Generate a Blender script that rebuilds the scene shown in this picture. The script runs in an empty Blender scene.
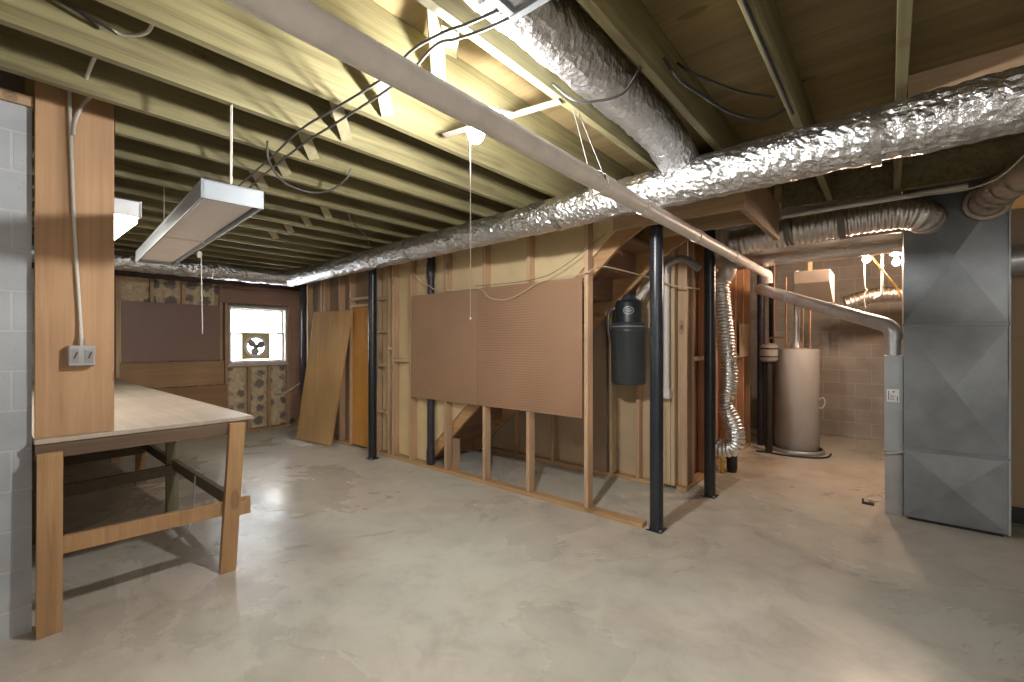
import bpy, math, random
from mathutils import Vector, Matrix, noise
random.seed(7)
COL = bpy.context.scene.collection
PI = math.pi

# ------------------------------------------------------------------ materials
def mat(name, base=(.5, .5, .5), rough=.6, metal=0.0, spec=.5):
    m = bpy.data.materials.new(name); m.use_nodes = True
    nt = m.node_tree; b = nt.nodes['Principled BSDF']
    b.inputs['Base Color'].default_value = (*base, 1)
    b.inputs['Roughness'].default_value = rough
    b.inputs['Metallic'].default_value = metal
    b.inputs['Specular IOR Level'].default_value = spec
    return m, nt, b

def nd(nt, typ, **kw):
    n = nt.nodes.new(typ)
    for k, v in kw.items():
        if k in n.inputs: n.inputs[k].default_value = v
        else: setattr(n, k, v)
    return n

def coords(nt, scale=(1, 1, 1), vary=True):
    tc = nd(nt, 'ShaderNodeTexCoord'); mp = nd(nt, 'ShaderNodeMapping')
    mp.inputs['Scale'].default_value = scale
    if vary:
        oi = nd(nt, 'ShaderNodeObjectInfo'); mu = nd(nt, 'ShaderNodeMath', operation='MULTIPLY')
        mu.inputs[1].default_value = 37.0
        cx = nd(nt, 'ShaderNodeCombineXYZ')
        ad = nd(nt, 'ShaderNodeVectorMath', operation='ADD')
        nt.links.new(oi.outputs['Random'], mu.inputs[0])
        for k in 'XYZ': nt.links.new(mu.outputs[0], cx.inputs[k])
        nt.links.new(tc.outputs['Object'], ad.inputs[0]); nt.links.new(cx.outputs[0], ad.inputs[1])
        nt.links.new(ad.outputs[0], mp.inputs['Vector'])
    else:
        nt.links.new(tc.outputs['Object'], mp.inputs['Vector'])
    return mp.outputs['Vector']

def ramp(nt, src, stops):
    r = nd(nt, 'ShaderNodeValToRGB'); e = r.color_ramp.elements
    while len(e) < len(stops): e.new(.5)
    for q, (p, c) in zip(e, stops):
        q.position = p; q.color = (*c, 1)
    nt.links.new(src, r.inputs['Fac']); return r.outputs['Color']

def bump(nt, b, src, strength=.2, dist=.01):
    bp = nd(nt, 'ShaderNodeBump'); bp.inputs['Strength'].default_value = strength
    bp.inputs['Distance'].default_value = dist
    nt.links.new(src, bp.inputs['Height']); nt.links.new(bp.outputs[0], b.inputs['Normal'])

def mixc(nt, fac, a, c, mode='MIX'):
    m = nd(nt, 'ShaderNodeMix', data_type='RGBA', blend_type=mode)
    for i, v in ((0, fac), (6, a), (7, c)):
        if hasattr(v, 'links') or isinstance(v, bpy.types.NodeSocket): nt.links.new(v, m.inputs[i])
        else: m.inputs[i].default_value = v if i == 0 else (*v, 1)
    return m.outputs[2]

def wood(name, c1, c2, axis='Y', rough=.65, knots=True, scale=1.0, kcol=None, flat=None):
    m, nt, b = mat(name, c1, rough, spec=.3)
    s = {'X': (1.3, 34, 34), 'Y': (34, 1.3, 34), 'Z': (34, 34, 1.3)}[axis]
    v = coords(nt, tuple(k * scale for k in s))
    n = nd(nt, 'ShaderNodeTexNoise', Scale=1.0, Detail=8.0, Roughness=.68, Distortion=.9)
    nt.links.new(v, n.inputs['Vector'])
    mid = tuple((a * .55 + c * .45) for a, c in zip(c1, c2))
    col = ramp(nt, n.outputs['Fac'], [(.28, c2), (.45, mid), (.62, c1), (.8, tuple(min(1, a * 1.12) for a in c1))])
    big = nd(nt, 'ShaderNodeTexNoise', Scale=1.3, Detail=2.0)
    nt.links.new(coords(nt, (1, 1, 1)), big.inputs['Vector'])
    bm = ramp(nt, big.outputs['Fac'], [(.3, (.8, .78, .76)), (.7, (1.1, 1.08, 1.0))])
    col = mixc(nt, 1.0, col, bm, 'MULTIPLY')
    if knots:
        s2 = list({'X': (2.6, 7, 7), 'Y': (7, 2.6, 7), 'Z': (7, 7, 2.6)}[axis])
        if flat: s2['XYZ'.index(flat)] = 0
        vo = nd(nt, 'ShaderNodeTexVoronoi', Scale=.85 if flat else .55)
        nt.links.new(coords(nt, tuple(s2)), vo.inputs['Vector'])
        k = ramp(nt, vo.outputs['Distance'], [(.035, (1, 1, 1)), (.05, (.35, .35, .35)), (.10, (.45, .45, .45)), (.12, (0, 0, 0))])
        col = mixc(nt, k, col, kcol or tuple(c * .35 for c in c2))
    nt.links.new(col, b.inputs['Base Color'])
    bump(nt, b, n.outputs['Fac'], .15, .004)
    return m

def plain(name, c, rough=.6, metal=0, var=.15, scale=6, bmp=0.0, spec=.5):
    m, nt, b = mat(name, c, rough, metal, spec)
    n = nd(nt, 'ShaderNodeTexNoise', Scale=scale, Detail=5.0, Roughness=.6)
    nt.links.new(coords(nt), n.inputs['Vector'])
    col = ramp(nt, n.outputs['Fac'], [(.3, tuple(x * (1 - var) for x in c)), (.7, tuple(min(1, x * (1 + var)) for x in c))])
    nt.links.new(col, b.inputs['Base Color'])
    if bmp: bump(nt, b, n.outputs['Fac'], bmp, .01)
    return m

def emit(name, c, s):
    m, nt, b = mat(name, c)
    b.inputs['Emission Color'].default_value = (*c, 1); b.inputs['Emission Strength'].default_value = s
    return m

def block(name, c, mortar, horiz, rough=.9):
    m, nt, b = mat(name, c, rough, spec=.2)
    tc = nd(nt, 'ShaderNodeTexCoord'); sp = nd(nt, 'ShaderNodeSeparateXYZ'); cb = nd(nt, 'ShaderNodeCombineXYZ')
    nt.links.new(tc.outputs['Object'], sp.inputs[0])
    nt.links.new(sp.outputs[horiz], cb.inputs['X']); nt.links.new(sp.outputs['Z'], cb.inputs['Y'])
    br = nd(nt, 'ShaderNodeTexBrick', Scale=1.0)
    br.inputs['Brick Width'].default_value = .406; br.inputs['Row Height'].default_value = .203
    br.inputs['Mortar Size'].default_value = .007; br.inputs['Mortar Smooth'].default_value = .4
    br.inputs['Color1'].default_value = (*c, 1); br.inputs['Color2'].default_value = (*[x * .9 for x in c], 1)
    br.inputs['Mortar'].default_value = (*mortar, 1)
    nt.links.new(cb.outputs[0], br.inputs['Vector'])
    n = nd(nt, 'ShaderNodeTexNoise', Scale=3.0, Detail=6.0)
    nt.links.new(tc.outputs['Object'], n.inputs['Vector'])
    col = mixc(nt, 1.0, br.outputs['Color'], ramp(nt, n.outputs['Fac'], [(.35, (.82, .82, .82)), (.65, (1.08, 1.08, 1.08))]), 'MULTIPLY')
    pit = nd(nt, 'ShaderNodeTexVoronoi', Scale=38.0); nt.links.new(tc.outputs['Object'], pit.inputs['Vector'])
    pk = ramp(nt, pit.outputs['Distance'], [(.05, (1, 1, 1)), (.12, (0, 0, 0))])
    col = mixc(nt, pk, col, tuple(x * .55 for x in c))
    nt.links.new(col, b.inputs['Base Color'])
    ad = nd(nt, 'ShaderNodeMath', operation='SUBTRACT')
    nt.links.new(n.outputs['Fac'], ad.inputs[0]); nt.links.new(br.outputs['Fac'], ad.inputs[1])
    bump(nt, b, ad.outputs[0], .35, .008)
    return m

def concrete():
    m, nt, b = mat('concrete', (.5, .46, .4), .4, spec=.5)
    v = coords(nt, vary=False)
    n1 = nd(nt, 'ShaderNodeTexNoise', Scale=.75, Detail=8.0, Roughness=.62, Distortion=.7)
    n2 = nd(nt, 'ShaderNodeTexNoise', Scale=3.4, Detail=8.0, Roughness=.7, Distortion=.4)
    n3 = nd(nt, 'ShaderNodeTexNoise', Scale=.5, Detail=3.0)
    n4 = nd(nt, 'ShaderNodeTexNoise', Scale=1.7, Detail=9.0, Roughness=.6, Distortion=1.5)
    for n in (n1, n2, n3, n4): nt.links.new(v, n.inputs['Vector'])
    c = ramp(nt, n1.outputs['Fac'], [(.3, (.47, .455, .415)), (.5, (.55, .53, .485)), (.7, (.63, .61, .565))])
    c = mixc(nt, 1.0, c, ramp(nt, n2.outputs['Fac'], [(.3, (.80, .79, .77)), (.5, (1, 1, 1)), (.7, (1.06, 1.06, 1.06))]), 'MULTIPLY')
    c = mixc(nt, 1.0, c, ramp(nt, n3.outputs['Fac'], [(.35, (1.05, .98, .92)), (.65, (.95, 1.0, .98))]), 'MULTIPLY')
    st = ramp(nt, n4.outputs['Fac'], [(.52, (0, 0, 0)), (.80, (.38, .38, .38))])
    c = mixc(nt, st, c, (.25, .22, .19))
    nt.links.new(c, b.inputs['Base Color'])
    rr = ramp(nt, n1.outputs['Fac'], [(.35, (.20, .20, .20)), (.65, (.44, .44, .44))])
    nt.links.new(rr, b.inputs['Roughness'])
    bump(nt, b, n2.outputs['Fac'], .28, .012)
    return m

def foil(name, base=(.72, .73, .75), rough=.28, strength=.6, scale=30.0):
    m, nt, b = mat(name, base, rough, 1.0)
    v = coords(nt, vary=False)
    vo = nd(nt, 'ShaderNodeTexVoronoi', Scale=scale); nt.links.new(v, vo.inputs['Vector'])
    n = nd(nt, 'ShaderNodeTexNoise', Scale=scale * 1.6, Detail=4.0, Roughness=.6, Distortion=1.0); nt.links.new(v, n.inputs['Vector'])
    ad = nd(nt, 'ShaderNodeMath', operation='ADD')
    nt.links.new(vo.outputs['Distance'], ad.inputs[0]); nt.links.new(n.outputs['Fac'], ad.inputs[1])
    bump(nt, b, ad.outputs[0], strength, .012)
    return m

def kraft():
    m, nt, b = mat('kraft_paper', (.62, .48, .30), .8, spec=.2)
    v = coords(nt, (1, 1, 1))
    n = nd(nt, 'ShaderNodeTexNoise', Scale=14.0, Detail=6.0, Distortion=.8); nt.links.new(v, n.inputs['Vector'])
    c = ramp(nt, n.outputs['Fac'], [(.3, (.52, .41, .27)), (.55, (.68, .56, .39)), (.75, (.80, .70, .53))])
    vo = nd(nt, 'ShaderNodeTexVoronoi', Scale=5.2); vo.inputs['Randomness'].default_value = .35
    mx = nd(nt, 'ShaderNodeMix', data_type='RGBA'); mx.inputs[0].default_value = .10
    nt.links.new(v, mx.inputs[6]); nt.links.new(n.outputs['Color'], mx.inputs[7]); nt.links.new(mx.outputs[2], vo.inputs['Vector'])
    k = ramp(nt, vo.outputs['Distance'], [(.30, (.8, .8, .8)), (.40, (0, 0, 0))])
    c = mixc(nt, k, c, (.14, .13, .14))
    nt.links.new(c, b.inputs['Base Color']); bump(nt, b, n.outputs['Fac'], .5, .01)
    return m

def pegboard_mat():
    m, nt, b = mat('pegboard_brown', (.30, .175, .115), .5, spec=.4)
    tc = nd(nt, 'ShaderNodeTexCoord'); sc = nd(nt, 'ShaderNodeVectorMath', operation='SCALE'); sc.inputs['Scale'].default_value = 1 / .0254
    nt.links.new(tc.outputs['Object'], sc.inputs[0])
    fr = nd(nt, 'ShaderNodeVectorMath', operation='FRACTION'); nt.links.new(sc.outputs[0], fr.inputs[0])
    sp = nd(nt, 'ShaderNodeSeparateXYZ'); nt.links.new(fr.outputs[0], sp.inputs[0])
    cb = nd(nt, 'ShaderNodeCombineXYZ'); nt.links.new(sp.outputs['X'], cb.inputs['X']); nt.links.new(sp.outputs['Z'], cb.inputs['Y'])
    di = nd(nt, 'ShaderNodeVectorMath', operation='DISTANCE'); di.inputs[1].default_value = (.5, .5, 0)
    nt.links.new(cb.outputs[0], di.inputs[0])
    k = ramp(nt, di.outputs['Value'], [(.14, (1, 1, 1)), (.18, (0, 0, 0))])
    n = nd(nt, 'ShaderNodeTexNoise', Scale=2.0, Detail=4.0); nt.links.new(tc.outputs['Object'], n.inputs['Vector'])
    c = ramp(nt, n.outputs['Fac'], [(.3, (.30, .175, .105)), (.7, (.36, .215, .13))])
    nt.links.new(mixc(nt, k, c, (.06, .035, .025)), b.inputs['Base Color'])
    return m

M = dict(
    concrete=concrete(),
    block_cool=block('block_cool', (.45, .475, .50), (.49, .515, .54), 'Y'),
    block_warm=block('block_warm', (.37, .345, .315), (.44, .415, .385), 'X'),
    block_y=block('block_side', (.48, .45, .41), (.56, .53, .49), 'Y'),
    block_x=block('block_front', (.48, .46, .43), (.56, .54, .5), 'X'),
    subfloor=wood('subfloor_plywood', (.27, .205, .10), (.155, .115, .055), 'X', .8, True, .25),
    joist=wood('joist_pine', (.275, .25, .135), (.105, .088, .045), 'Y', .6, True, .55, (.16, .10, .05), 'X'),
    beam=wood('beam_wood', (.44, .31, .20), (.31, .20, .12), 'X', .65),
    brace=wood('brace_wood', (.42, .38, .26), (.30, .26, .16), 'X', .65),
    stud=wood('stud_pine', (.56, .39, .26), (.42, .275, .175), 'Z', .65),
    stud_pale=wood('stud_pale_pine', (.60, .475, .32), (.46, .34, .21), 'Z', .65),
    stud_red=wood('stud_red', (.47, .27, .16), (.34, .18, .10), 'Z', .65),
    plate=wood('plate_pine', (.58, .38, .21), (.42, .26, .13), 'X', .65),
    plate_y=wood('plate_pine_y', (.58, .38, .21), (.42, .26, .13), 'Y', .65),
    board=wood('knotty_board', (.53, .335, .195), (.38, .22, .12), 'Z', .6, True, .42, (.13, .055, .03), 'X'),
    bench_leg=wood('bench_leg_wood', (.44, .275, .145), (.29, .165, .08), 'Z', .6),
    bench_rail=wood('bench_rail_wood', (.40, .25, .14), (.29, .17, .09), 'Y', .6),
    bench_dark=wood('bench_dark_wood', (.145, .10, .072), (.09, .06, .042), 'Y', .6),
    bench_olive=wood('bench_olive_wood', (.235, .215, .145), (.16, .145, .095), 'Z', .7),
    bench_olive_x=wood('bench_olive_wood_x', (.20, .17, .12), (.13, .11, .075), 'X', .7),
    benchtop=wood('bench_top_ply', (.47, .41, .355), (.36, .30, .25), 'X', .5, False, .3),
    stringer=wood('stringer_wood', (.52, .32, .17), (.38, .21, .10), 'X', .65),
    tread=wood('tread_wood', (.33, .20, .13), (.23, .13, .08), 'Y', .7),
    doorslab=wood('door_slab_veneer', (.60, .40, .20), (.47, .29, .125), 'Z', .3, False, .35),
    golddoor=wood('golden_door', (.62, .33, .09), (.50, .24, .06), 'Z', .4, False, .5),
    plank=wood('plank_brown', (.46, .30, .175), (.36, .22, .125), 'Y', .6, True, .5),
    plankdark=wood('plank_dark', (.36, .215, .135), (.27, .155, .095), 'Y', .6, False, .5),
    headerpanel=wood('header_panel_brown', (.42, .27, .21), (.33, .205, .16), 'Y', .7, False, .4),
    redpanel=wood('reddish_panel', (.34, .19, .115), (.25, .13, .075), 'Z', .7, True, .4),
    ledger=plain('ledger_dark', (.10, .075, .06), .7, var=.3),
    gypsum=plain('tan_board', (.60, .47, .27), .85, var=.10, scale=2.5),
    tanpanel=plain('tan_panel', (.50, .38, .245), .8, var=.10, scale=2.0),
    brownpanel=plain('brown_panel', (.30, .215, .145), .8, var=.12, scale=2.0),
    hardboard=plain('brown_hardboard', (.33, .20, .12), .45, var=.10, scale=2.0),
    hardboard_dark=plain('dark_hardboard', (.27, .175, .14), .5, var=.12, scale=1.5),
    pegboard=pegboard_mat(),
    foil=foil('foil_wrap'),
    foil_soft=foil('foil_soft', (.50, .48, .46), .36, .4, 24),
    flex=foil('flex_foil', (.80, .79, .78), .3, .25, 60),
    galv=plain('galvanised', (.56, .575, .59), .38, .55, .18, 7),
    furnace=plain('furnace_grey', (.235, .255, .27), .38, .45, .22, 3, .05),
    furnace_light=plain('furnace_light_grey', (.40, .43, .44), .45, .25, .10, 6),
    beigemetal=plain('beige_metal', (.52, .44, .37), .5, .2, .08),
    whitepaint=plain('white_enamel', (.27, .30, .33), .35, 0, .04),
    pan=plain('fixture_pan', (.80, .75, .72), .5, 0, .05),
    pipewhite=plain('pvc_aged', (.84, .79, .75), .42, 0, .10, 9),
    pvc=plain('pvc_white', (.66, .63, .60), .4, 0, .06),
    cream=plain('cream_paint', (.62, .53, .43), .5, 0, .06),
    heater=plain('heater_enamel', (.36, .345, .325), .45, 0, .04),
    black=plain('black_paint', (.018, .020, .023), .32, 0, .25, 14),
    navy=plain('black_blue_paint', (.022, .026, .034), .30, 0, .3, 14),
    iron=plain('cast_iron', (.045, .040, .052), .45, .2, .3, 12),
    rubber=plain('black_rubber', (.02, .02, .02), .6),
    canister=plain('canister_grey', (.055, .066, .070), .30, .15, .08),
    canister_dark=plain('canister_dark', (.022, .026, .030), .4, 0, .1),
    emblem=plain('emblem_grey', (.30, .33, .34), .4, .3, .05),
    steel=plain('steel', (.55, .55, .56), .35, 1.0, .1),
    brass=plain('yellow_metal', (.55, .36, .10), .45, .4, .15),
    copper=plain('copper_dull', (.42, .25, .16), .45, .7, .2),
    cable=plain('cable_white', (.62, .58, .52), .5, 0, .06),
    cable_dark=plain('cable_grey', (.10, .095, .09), .5, 0, .1),
    cable_black=plain('cable_black', (.02, .02, .02), .5, 0, .1),
    cable_tan=plain('cable_tan', (.52, .41, .28), .5, 0, .08),
    cable_yellow=plain('cable_yellow', (.72, .42, .08), .5, 0, .08),
    cord=plain('cord_white', (.55, .53, .50), .6, 0, .03),
    strapmat=plain('strap_brown', (.19, .165, .14), .5, 0, .2),
    outlet=plain('outlet_steel', (.40, .41, .42), .45, .6, .12),
    dark=plain('dark_plastic', (.03, .03, .03), .5),
    paper=plain('label_paper', (.80, .80, .78), .7, 0, .03),
    ink=plain('label_ink', (.08, .08, .09), .7, 0, .03),
    winframe=plain('window_frame_paint', (.60, .55, .50), .5, 0, .08),
    fanboard=plain('fan_board', (.60, .50, .25), .7, 0, .12),
    fanwhite=plain('fan_white', (.80, .80, .79), .4, 0, .03),
    fandark=plain('fan_grey', (.32, .32, .31), .5, 0, .1),
    kraft=kraft(),
    bulb=emit('bulb_glow', (1.0, .975, .94), 1180.0),
    warmbulb=emit('warm_bulb_glow', (1.0, .70, .50), 640.0),
    tube=emit('tube_glow', (1.0, .93, .80), 8.5),
)
g = bpy.data.materials.new('window_glass'); g.use_nodes = True
_b = g.node_tree.nodes['Principled BSDF']
_b.inputs['Transmission Weight'].default_value = 1.0; _b.inputs['Roughness'].default_value = .0; _b.inputs['IOR'].default_value = 1.05
M['glass'] = g

# ------------------------------------------------------------------ mesh helpers
class MB:
    def __init__(s): s.v = []; s.f = []; s.sm = []
    def add(s, vs, fs, smooth=False):
        o = len(s.v); s.v += [Vector(p) for p in vs]
        for f in fs: s.f.append([o + i for i in f]); s.sm.append(smooth)
    def box(s, x0, x1, y0, y1, z0, z1):
        x0, x1 = sorted((x0, x1)); y0, y1 = sorted((y0, y1)); z0, z1 = sorted((z0, z1))
        s.add([(x0, y0, z0), (x1, y0, z0), (x1, y1, z0), (x0, y1, z0), (x0, y0, z1), (x1, y0, z1), (x1, y1, z1), (x0, y1, z1)],
              [(0, 3, 2, 1), (4, 5, 6, 7), (0, 1, 5, 4), (1, 2, 6, 5), (2, 3, 7, 6), (3, 0, 4, 7)]); return s
    def bar(s, p, q, w, h, up=(0, 0, 1)):
        p = Vector(p); q = Vector(q); d = (q - p).normalized(); u = Vector(up)
        a = d.cross(u)
        if a.length < 1e-4: a = d.cross(Vector((1, 0, 0)))
        a.normalize(); c = a.cross(d)
        vs = []
        for e in (p, q):
            for i, j in ((-1, -1), (1, -1), (1, 1), (-1, 1)): vs.append(e + a * (i * w / 2) + c * (j * h / 2))
        s.add(vs, [(3, 2, 1, 0), (4, 5, 6, 7), (0, 1, 5, 4), (1, 2, 6, 5), (2, 3, 7, 6), (3, 0, 4, 7)]); return s
    def prism(s, poly, axis, a0, a1):
        n = len(poly); vs = []
        for a in (a0, a1):
            for u, w in poly:
                vs.append({'X': (a, u, w), 'Y': (u, a, w), 'Z': (u, w, a)}[axis])
        s.add(vs, [tuple(range(n)), tuple(range(2 * n - 1, n - 1, -1))] + [(i + n, (i + 1) % n + n, (i + 1) % n, i) for i in range(n)]); return s
    def tube(s, pts, r, seg=12, caps=True, smooth=True, fn=None):
        P = [Vector(p) for p in pts]; n = len(P); T = []
        for i in range(n):
            t = (P[min(i + 1, n - 1)] - P[max(i - 1, 0)]); T.append(t.normalized())
        ref = Vector((0, 0, 1)) if abs(T[0].z) < .9 else Vector((1, 0, 0))
        a = T[0].cross(ref).normalized(); vs = []; L = 0
        for i in range(n):
            if i: L += (P[i] - P[i - 1]).length
            a = (a - T[i] * a.dot(T[i])).normalized(); b = T[i].cross(a)
            for k in range(seg):
                th = 2 * PI * k / seg
                rr = r[i] if isinstance(r, (list, tuple)) else r
                if fn: rr = fn(i, L, th, rr, P[i])
                vs.append(P[i] + a * (math.cos(th) * rr) + b * (math.sin(th) * rr))
        fs = [(i * seg + k, i * seg + (k + 1) % seg, (i + 1) * seg + (k + 1) % seg, (i + 1) * seg + k) for i in range(n - 1) for k in range(seg)]
        s.add(vs, fs, smooth)
        if caps:
            s.add(vs[:seg], [tuple(range(seg - 1, -1, -1))]); s.add(vs[-seg:], [tuple(range(seg))])
        return s
    def lathe(s, prof, c, seg=32, axis='Z', smooth=True):
        vs = []
        for r, z in prof:
            for k in range(seg):
                t = 2 * PI * k / seg; u, w = r * math.cos(t), r * math.sin(t)
                vs.append({'Z': (c[0] + u, c[1] + w, c[2] + z), 'X': (c[0] + z, c[1] + u, c[2] + w), 'Y': (c[0] + u, c[1] + z, c[2] + w)}[axis])
        n = len(prof)
        s.add(vs, [(i * seg + k, i * seg + (k + 1) % seg, (i + 1) * seg + (k + 1) % seg, (i + 1) * seg + k) for i in range(n - 1) for k in range(seg)], smooth)
        return s
    def sphere(s, c, r, seg=20):
        n = seg // 2
        return s.lathe([(max(1e-4, r * math.sin(PI * i / n)), -r * math.cos(PI * i / n)) for i in range(n + 1)], c, seg)
    def build(s, name, m, parent=None, bevel=0.0, xform=None):
        if xform is not None: s.v = [xform @ p for p in s.v]
        lo = [min(p[i] for p in s.v) for i in range(3)]; hi = [max(p[i] for p in s.v) for i in range(3)]
        c = Vector([(a + b) / 2 for a, b in zip(lo, hi)])
        me = bpy.data.meshes.new(name); me.from_pydata([p - c for p in s.v], [], s.f)
        me.polygons.foreach_set('use_smooth', s.sm); me.validate(); me.update()
        o = bpy.data.objects.new(name, me); me.materials.append(M[m] if isinstance(m, str) else m)
        COL.objects.link(o)
        wp = Vector((0, 0, 0)); q = parent
        while q is not None: wp += q.location; q = q.parent
        o.parent = parent; o.location = c - wp
        if bevel:
            bv = o.modifiers.new('bevel', 'BEVEL'); bv.width = bevel; bv.segments = 2; bv.limit_method = 'ANGLE'
        return o

def tag(o, label=None, cat=None, group=None, kind=None):
    if label and not kind: kind = 'thing'
    for k, v in (('label', label), ('category', cat), ('group', group), ('kind', kind)):
        if v: o[k] = v
    return o
def thing(name, loc, label, cat, group=None):
    o = bpy.data.objects.new(name, None); o.empty_display_size = .1; o.location = loc; COL.objects.link(o)
    return tag(o, label, cat, group)
def one(name, mb, m, label, cat, group=None, bevel=0.0, xform=None):
    return tag(mb.build(name, m, None, bevel, xform), label, cat, group)
def struct(name, mb, m, label=None, cat=None):
    return tag(mb.build(name, m), label, cat, None, 'structure')
def spline(P, n=8):
    P = [Vector(p) for p in P]; Q = [P[0] * 2 - P[1]] + P + [P[-1] * 2 - P[-2]]; out = []
    for i in range(1, len(Q) - 2):
        a, b, c, d = Q[i - 1:i + 3]
        for k in range(n):
            t = k / n
            out.append(.5 * ((2 * b) + (c - a) * t + (2 * a - 5 * b + 4 * c - d) * t * t + (3 * b - a - 3 * c + d) * t ** 3))
    out.append(P[-1]); return out
def resample(P, step):
    out = [P[0]]; acc = 0
    for a, b in zip(P, P[1:]):
        d = (b - a).length; t = step - acc
        while t <= d: out.append(a + (b - a) * (t / d)); t += step
        acc = (acc + d) % step
    out.append(P[-1]); return out
def wire(name, pts, r, m, label, cat='cable', group=None, n=8):
    return one(name, MB().tube(spline(pts, n), r, 8), m, label, cat, group)
ORD = ['first', 'second', 'third', 'fourth', 'fifth', 'sixth', 'seventh', 'eighth', 'ninth', 'tenth', 'eleventh', 'twelfth', 'thirteenth',
       'fourteenth', 'fifteenth', 'sixteenth', 'seventeenth', 'eighteenth', 'nineteenth', 'twentieth', 'twenty-first']

JB, JT = 2.70, 2.935          # joist undersides and the subfloor

# ------------------------------------------------------------------ setting
struct('floor', MB().box(-8.6, 3.2, -3.2, 9.0, -.1, 0), 'concrete', 'bare stained grey concrete basement floor', 'floor')
struct('ceiling', MB().box(-8.6, 3.2, -3.2, 9.0, JT, JT + .03), 'subfloor', 'plywood subfloor above the open joists', 'ceiling')
b = MB().box(-8.6, -8.31, -.02, 2.62, 0, JT).box(-8.6, -8.31, 3.55, 8.8, 0, JT).box(-8.6, -8.31, 2.62, 3.55, 0, 1.13).box(-8.6, -8.31, 2.62, 3.55, 2.09, JT)
struct('wall_left', b, 'block_y', 'far left outside wall with the small window', 'wall')
struct('wall_back', MB().box(-8.3, 3.0, 8.78, 9.0, 0, JT), 'block_warm', 'painted block wall behind the water heater', 'wall')
struct('wall_right', MB().box(3.0, 3.2, -3.2, 9.0, 0, JT), 'block_y', 'block wall on the right side', 'wall')
struct('wall_front', MB().box(-3.4, 3.0, -3.2, -3.0, 0, JT), 'block_x', 'block wall at the near end', 'wall')
struct('wall_near_left', MB().box(-3.62, -3.405, -3.2, .185, 0, 2.71), 'block_cool', 'pale grey block wall beside the workbench', 'wall')
struct('wall_workbench', MB().box(-8.31, -3.62, -.02, .17, 0, 2.765), 'block_x', 'block wall behind the workbench', 'wall')
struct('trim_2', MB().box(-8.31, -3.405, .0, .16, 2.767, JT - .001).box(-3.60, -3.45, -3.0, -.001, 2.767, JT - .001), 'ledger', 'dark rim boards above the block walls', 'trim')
struct('trim_1', MB().box(-3.63, -3.385, -3.2, .19, 2.712, 2.765), 'beam', 'wooden sill plate on top of the near block wall', 'trim')
struct('wall_stairwell', MB().box(-8.3, -1.66, 4.645, 4.67, 0, JT), 'tanpanel', 'tan panelled wall behind the stairs', 'wall')
struct('wall_mechanical', MB().box(-1.685, -1.665, 4.67, 7.3, 0, JT), 'redpanel', 'reddish panel wall beside the furnace area', 'wall')

# ------------------------------------------------------------------ joists and bridging
JX = [.02 - .432 * i for i in range(20)]
for i, x in enumerate(JX):
    far = 4.66 if x > -1.3 else (3.44 if x > -1.7 else 3.54)
    near = -3.0 if x > -3.35 else (.51 if x > -3.5 else .19)
    mb = MB().box(x, x + .043, near, far, JB, JT - .002)
    one('ceiling_joist', mb, 'joist', 'bare pine ceiling joist, %s counted from the right edge of the photo' % ORD[i], 'joist', 'ceiling joists', .002)
for i in range(3, 13):
    xa, xb = JX[i + 1] + .043, JX[i]
    y = 1.28 + .012 * (i - 3) + (.75 if i > 8 else 0)
    t = thing('cross_bridging', (xa, y, JB), 'crossed wooden braces in the %s gap between joists counted from the right' % ORD[i], 'bracing', 'cross bridging between the joists')
    MB().bar((xa + .026, y + .13, JB + .022), (xb - .026, y - .19, JT - .03), .019, .064, (0, 1, 0)).build('brace', 'brace', t)
    MB().bar((xa + .026, y + .21, JT - .03), (xb - .026, y - .10, JB + .022), .019, .064, (0, 1, 0)).build('brace', 'brace', t)
one('header_board', MB().box(.066, 1.2, 2.95, 2.99, JB, 2.81), 'beam', 'brown header board above the foil duct at the upper right', 'beam', bevel=.003)
one('floor_girder', MB().box(-.75, 2.9, 4.67, 4.75, JB, JT - .003), 'joist', 'wooden girder across the ends of the right-hand joists', 'beam', bevel=.003)

# soffit frame over the stair head
t = thing('soffit_frame', (-1.2, 3.35, 2.40), 'brown lumber frame hung under the joists above the black posts', 'soffit')
MB().box(-1.70, -.74, 3.28, 3.32, 2.39, JB - .001).build('front_board', 'beam', t, .003)
MB().box(-.78, -.74, 3.321, 4.5, 2.39, JB - .001).build('side_board', 'beam', t, .003)
MB().box(-1.49, -.781, 3.72, 3.76, 2.39, 2.60).build('cross_member', 'beam', t, .003)
MB().box(-1.49, -.781, 3.322, 3.719, 2.61, 2.625).build('panel', 'brownpanel', t)
MB().box(-1.49, -.781, 3.761, 4.5, 2.60, 2.615).build('panel', 'brownpanel', t)

# ------------------------------------------------------------------ ducts
def crinkle(seed, amp, soft=None):
    def fn(i, L, th, r, p):
        q = Vector((L * 11 + seed, math.cos(th) * 2.2, math.sin(th) * 2.2))
        a = amp
        d = noise.noise(q) * 1.1 + noise.noise(q * 2.7 + Vector((9, 0, 0))) * .8 + noise.noise(q * 6 + Vector((0, 5, 0))) * .5
        sag = noise.noise(Vector((L * 1.6 + seed, 3, 1))) * .5
        return r + a * d + a * sag
    return fn
t = thing('foil_duct', (-3, 2.95, 2.37), 'long crinkled silver foil wrapped duct running under the joists above the pegboard', 'duct')
main = [Vector((-7.22, 3.17, 2.49)), Vector((-2.6, 2.93, 2.49)), Vector((.5, 2.78, 2.505)), Vector((2.4, 2.69, 2.51))]
P = resample(main, .022)
MB().tube(P, [.117 + .012 * max(0, min(1, (p.x + 3) / 3)) for p in P], 40, True, False, crinkle(0, .009)).build('run', 'foil', t)
P = resample([Vector((-7.2, .35, 2.49)), Vector((-7.2, 3.22, 2.49))], .025)
MB().tube(P, .112, 34, True, False, crinkle(40, .009)).build('branch', 'foil', t)
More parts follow.
